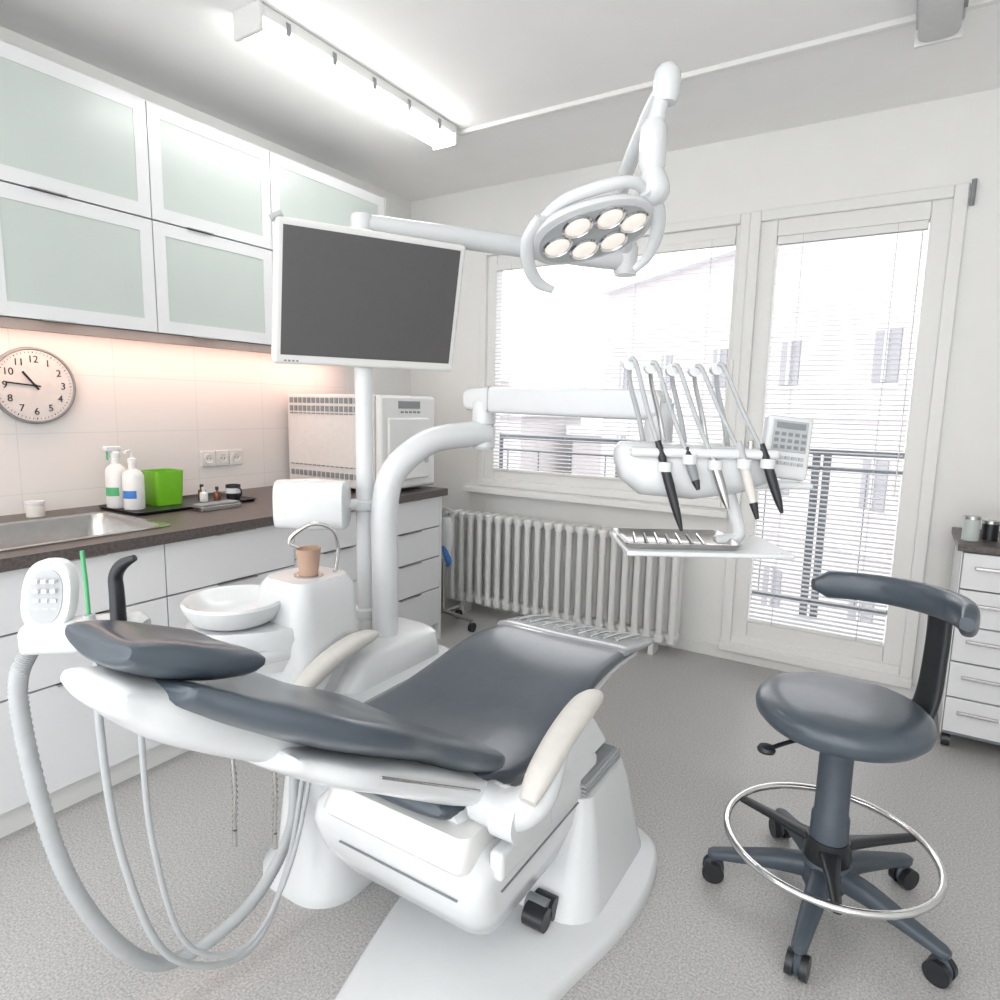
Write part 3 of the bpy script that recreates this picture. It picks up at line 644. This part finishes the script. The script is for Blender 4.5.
# ------------------------------------------------------------ assistant holder (left)
ah = grp('assistant_instrument_holder', (-1.33, .55, .95))
Ta = frame((-1.325, .545, 1.035), (.80, .60, 0), (-.6, .8, 0), V((0, 0, 1)))
loft('keypad_panel', [sring(V((0, y, 0)), V((1, 0, 0)), V((0, .25, 1)).normalized(), .046*s, .068*s, 2.6, 36) for y, s in ((.018, .8), (.012, 1), (-.006, 1), (-.012, .93))], WHITE, ah, Ta)
loft('keypad_face', [sring(V((0, y, .002)), V((1, 0, 0)), V((0, .25, 1)).normalized(), .030, .050, 2.4, 30) for y in (-.011, -.0135)], LGREY, ah, Ta)
boxes('keypad_buttons', [((-.018+i*.015, -.019, .028-j*.018), (-.009+i*.015, -.010, .035-j*.018)) for i in range(3) for j in range(4)], WHITE, ah, T=Ta)
loft('holder_body', [sring(V((x, .0, zc)), V((0, 1, 0)), V((0, 0, 1)), ry, rz, 3, 24) for x, ry, rz, zc in ((-.05, .02, .015, -.075), (-.04, .035, .03, -.08), (.05, .04, .032, -.075), (.15, .035, .025, -.06), (.17, .02, .012, -.06))], WHITE, ah, Ta)
tube('suction_tip', [(.135, -.03, -.07), (.135, -.03, .01), (.135, -.03, .045), (.15, -.035, .068), (.175, -.04, .082)], [.014, .013, .012, .011, .006], BLACK, ah, Ta)
rod('saliva_holder', (.078, -.02, -.09), (.078, -.02, -.03), .010, LGREY, ah, Ta)
tube('saliva_ejector', [(.078, -.02, -.03), (.077, -.02, .03), (.074, -.02, .09)], .0038, GREENL, ah, Ta, n=8)
tube('assistant_support_arm', [(-1.50, 1.25, .66), (-1.52, 1.0, .70), (-1.45, .75, .88), (-1.33, .60, .95)], .02, WHITE, cu_)
tube('corrugated_hose', [(-1.36, .53, .95), (-1.375, .50, .83), (-1.36, .54, .48), (-1.34, .63, .23), (-1.34, .75, .10), (-1.31, .93, .13), (-1.33, 1.08, .24), (-1.40, 1.16, .36)], .0145, LGREY, ah, res=46, ribs=.16, n=16)
tube('suction_hose', [(-1.27, .60, .96), (-1.25, .58, .8), (-1.24, .60, .5), (-1.23, .68, .22), (-1.22, .86, .10), (-1.27, 1.02, .2), (-1.34, 1.15, .42)], .0075, LGREY, ah, n=10)
tube('saliva_hose', [(-1.22, .64, .96), (-1.20, .63, .78), (-1.20, .64, .52), (-1.20, .70, .25), (-1.19, .84, .15), (-1.23, 1.0, .24), (-1.30, 1.15, .46)], .006, LGREY, ah, n=10)

# ------------------------------------------------------------ stool
SX, SY = -.085, 1.93
st = grp('dentist_stool', (SX, SY, 0))
lathe('seat', [(0, .545), (.15, .545), (.20, .553), (.217, .572), (.220, .592), (.216, .606), (.205, .617), (.185, .624), (.15, .628), (.1, .629), (.05, .629), (0, .629)], (SX, SY, 0), SLATE, st, n=64)
lathe('seat_plate', [(0, .50), (.06, .50), (.12, .515), (.17, .545), (0, .545)], (SX, SY, 0), BLACK, st)
lathe('gas_column', [(0, .06), (.052, .06), (.052, .10), (.049, .28), (.044, .29), (.043, .50), (0, .50)], (SX, SY, 0), SLATE2, st)
lathe('hub', [(0, .075), (.06, .075), (.066, .09), (.066, .14), (.055, .155), (0, .155)], (SX, SY, 0), SLATE2, st)
for k in range(5):
    a = radians(193+72*k); d = V((cos(a), sin(a), 0)); c0 = V((SX, SY, 0)); pr = V((-sin(a), cos(a), 0))
    rings = []
    for r, w, h, z in ((.05, .032, .030, .115), (.12, .029, .026, .112), (.2, .025, .02, .10), (.27, .021, .016, .088), (.305, .019, .014, .082), (.318, .010, .008, .082)):
        rings.append(sring(c0+d*r+V((0, 0, z)), pr, V((0, 0, 1)), w, h, 3, 18))
    loft('leg_%d' % (k+1), rings, SLATE2, st)
    e = c0+d*.30
    for s in (-1, 1): rod('caster_wheel_%d' % (k+1), e+pr*s*.008+V((0, 0, .031)), e+pr*s*.026+V((0, 0, .031)), .031, BLACK, st)
    loft('caster_hood_%d' % (k+1), [sring(e+pr*s+V((0, 0, .036)), d, V((0, 0, 1)), .024*f, .027*f, 2, 16) for s, f in ((-.012, .9), (0, 1.2), (.012, .9))], SLATE2, st)
    rod('caster_stem_%d' % (k+1), e+V((0, 0, .04)), e+V((0, 0, .085)), .008, STEEL, st, n=10)
ringp = [(SX+.272*cos(2*pi*i/48), SY+.272*sin(2*pi*i/48), .20) for i in range(49)]
tube('foot_ring', ringp, .0105, CHROME, st, n=12, res=1, closed=True)
lathe('foot_ring_hub', [(0, .15), (.06, .15), (.062, .17), (.055, .215), (0, .215)], (SX, SY, 0), BLACK, st)
for k in range(3):
    a = radians(70+120*k+90); d = V((cos(a), sin(a), 0)); pr = V((-sin(a), cos(a), 0))
    loft('foot_ring_spoke_%d' % (k+1), [sring(V((SX, SY, .19))+d*r, pr, V((0, 0, 1)), w, .010, 3, 12) for r, w in ((.04, .030), (.15, .018), (.268, .012))], BLACK, st)
q = []
for i in range(29):
    t_ = i/28; a = radians(-14+132*t_); e = min(1, (min(t_, 1-t_)*8+.4))
    q.append((a, .255, .880+.025*(1-t_), e))
rings = []
for a, R, z, e in q:
    d = V((cos(a), sin(a), 0)); tz = V((0, 0, 1))
    rings.append(sring(V((SX, SY, z))+d*R, d, tz, .022*(.5+.5*e), .042*e, 2.6, 24))
loft('backrest_pad', rings, SLATE, st)
a = radians(42); d = V((cos(a), sin(a), 0)); pr = V((-sin(a), cos(a), 0)); c0 = V((SX, SY, 0))
rings = [tuple(x) for x in cat([(.10, .515, .035, .012), (.18, .52, .036, .012), (.24, .545, .038, .013), (.270, .62, .038, .014), (.278, .72, .036, .014), (.280, .82, .036, .014), (.274, .90, .036, .012)], 5)]
out = []
for i, (r, z, w, tk_) in enumerate(rings):
    a0 = rings[max(i-1, 0)]; a1 = rings[min(i+1, len(rings)-1)]
    tg = (d*(a1[0]-a0[0])+V((0, 0, a1[1]-a0[1]))).normalized(); nn = tg.cross(pr)
    out.append(sring(c0+d*r+V((0, 0, z)), pr, nn, w, tk_, 3, 18))
loft('backrest_bracket', out, BLACK, st)
tube('height_lever', [(SX-.05, SY-.02, .515), (SX-.12, SY-.10, .505), (SX-.155, SY-.15, .50)], [.006, .006, .006], BLACK, st)
lathe('lever_knob', [(0, -.008), (.022, -.006), (.024, 0), (.02, .008), (0, .01)], (SX-.16, SY-.155, .50), BLACK, st)

# ------------------------------------------------------------ world & lights
w = bpy.data.worlds.new('sky'); sc.world = w; w.use_nodes = True
nt = w.node_tree; bg = nt.nodes['Background']
gr = nt.nodes.new('ShaderNodeTexCoord'); sp = nt.nodes.new('ShaderNodeSeparateXYZ'); rp = nt.nodes.new('ShaderNodeValToRGB')
nt.links.new(gr.outputs['Generated'], sp.inputs[0]); nt.links.new(sp.outputs['Z'], rp.inputs['Fac'])
rp.color_ramp.elements[0].color = (.95, .95, .97, 1); rp.color_ramp.elements[1].color = (1, 1, 1, 1)
nt.links.new(rp.outputs['Color'], bg.inputs['Color']); bg.inputs['Strength'].default_value = 1.7

# ------------------------------------------------------------ camera
cam = bpy.data.cameras.new('camera'); co = bpy.data.objects.new('camera', cam); sc.collection.objects.link(co)
cam.sensor_width = 36; cam.lens = 36*647/1000; cam.clip_start = .02
th = radians(32); pt = radians(8.2); rl = radians(1.17)
Rv = V((cos(th), sin(th), 0)); Hf = V((-sin(th), cos(th), 0))
F = Hf*cos(pt)-V((0, 0, sin(pt))); U = Hf*sin(pt)+V((0, 0, cos(pt)))
Rc = Rv*cos(rl)+U*sin(rl); Uc = U*cos(rl)-Rv*sin(rl)
co.matrix_world = frame((0, 0, 1.4), Rc, Uc, -F)
sc.camera = co
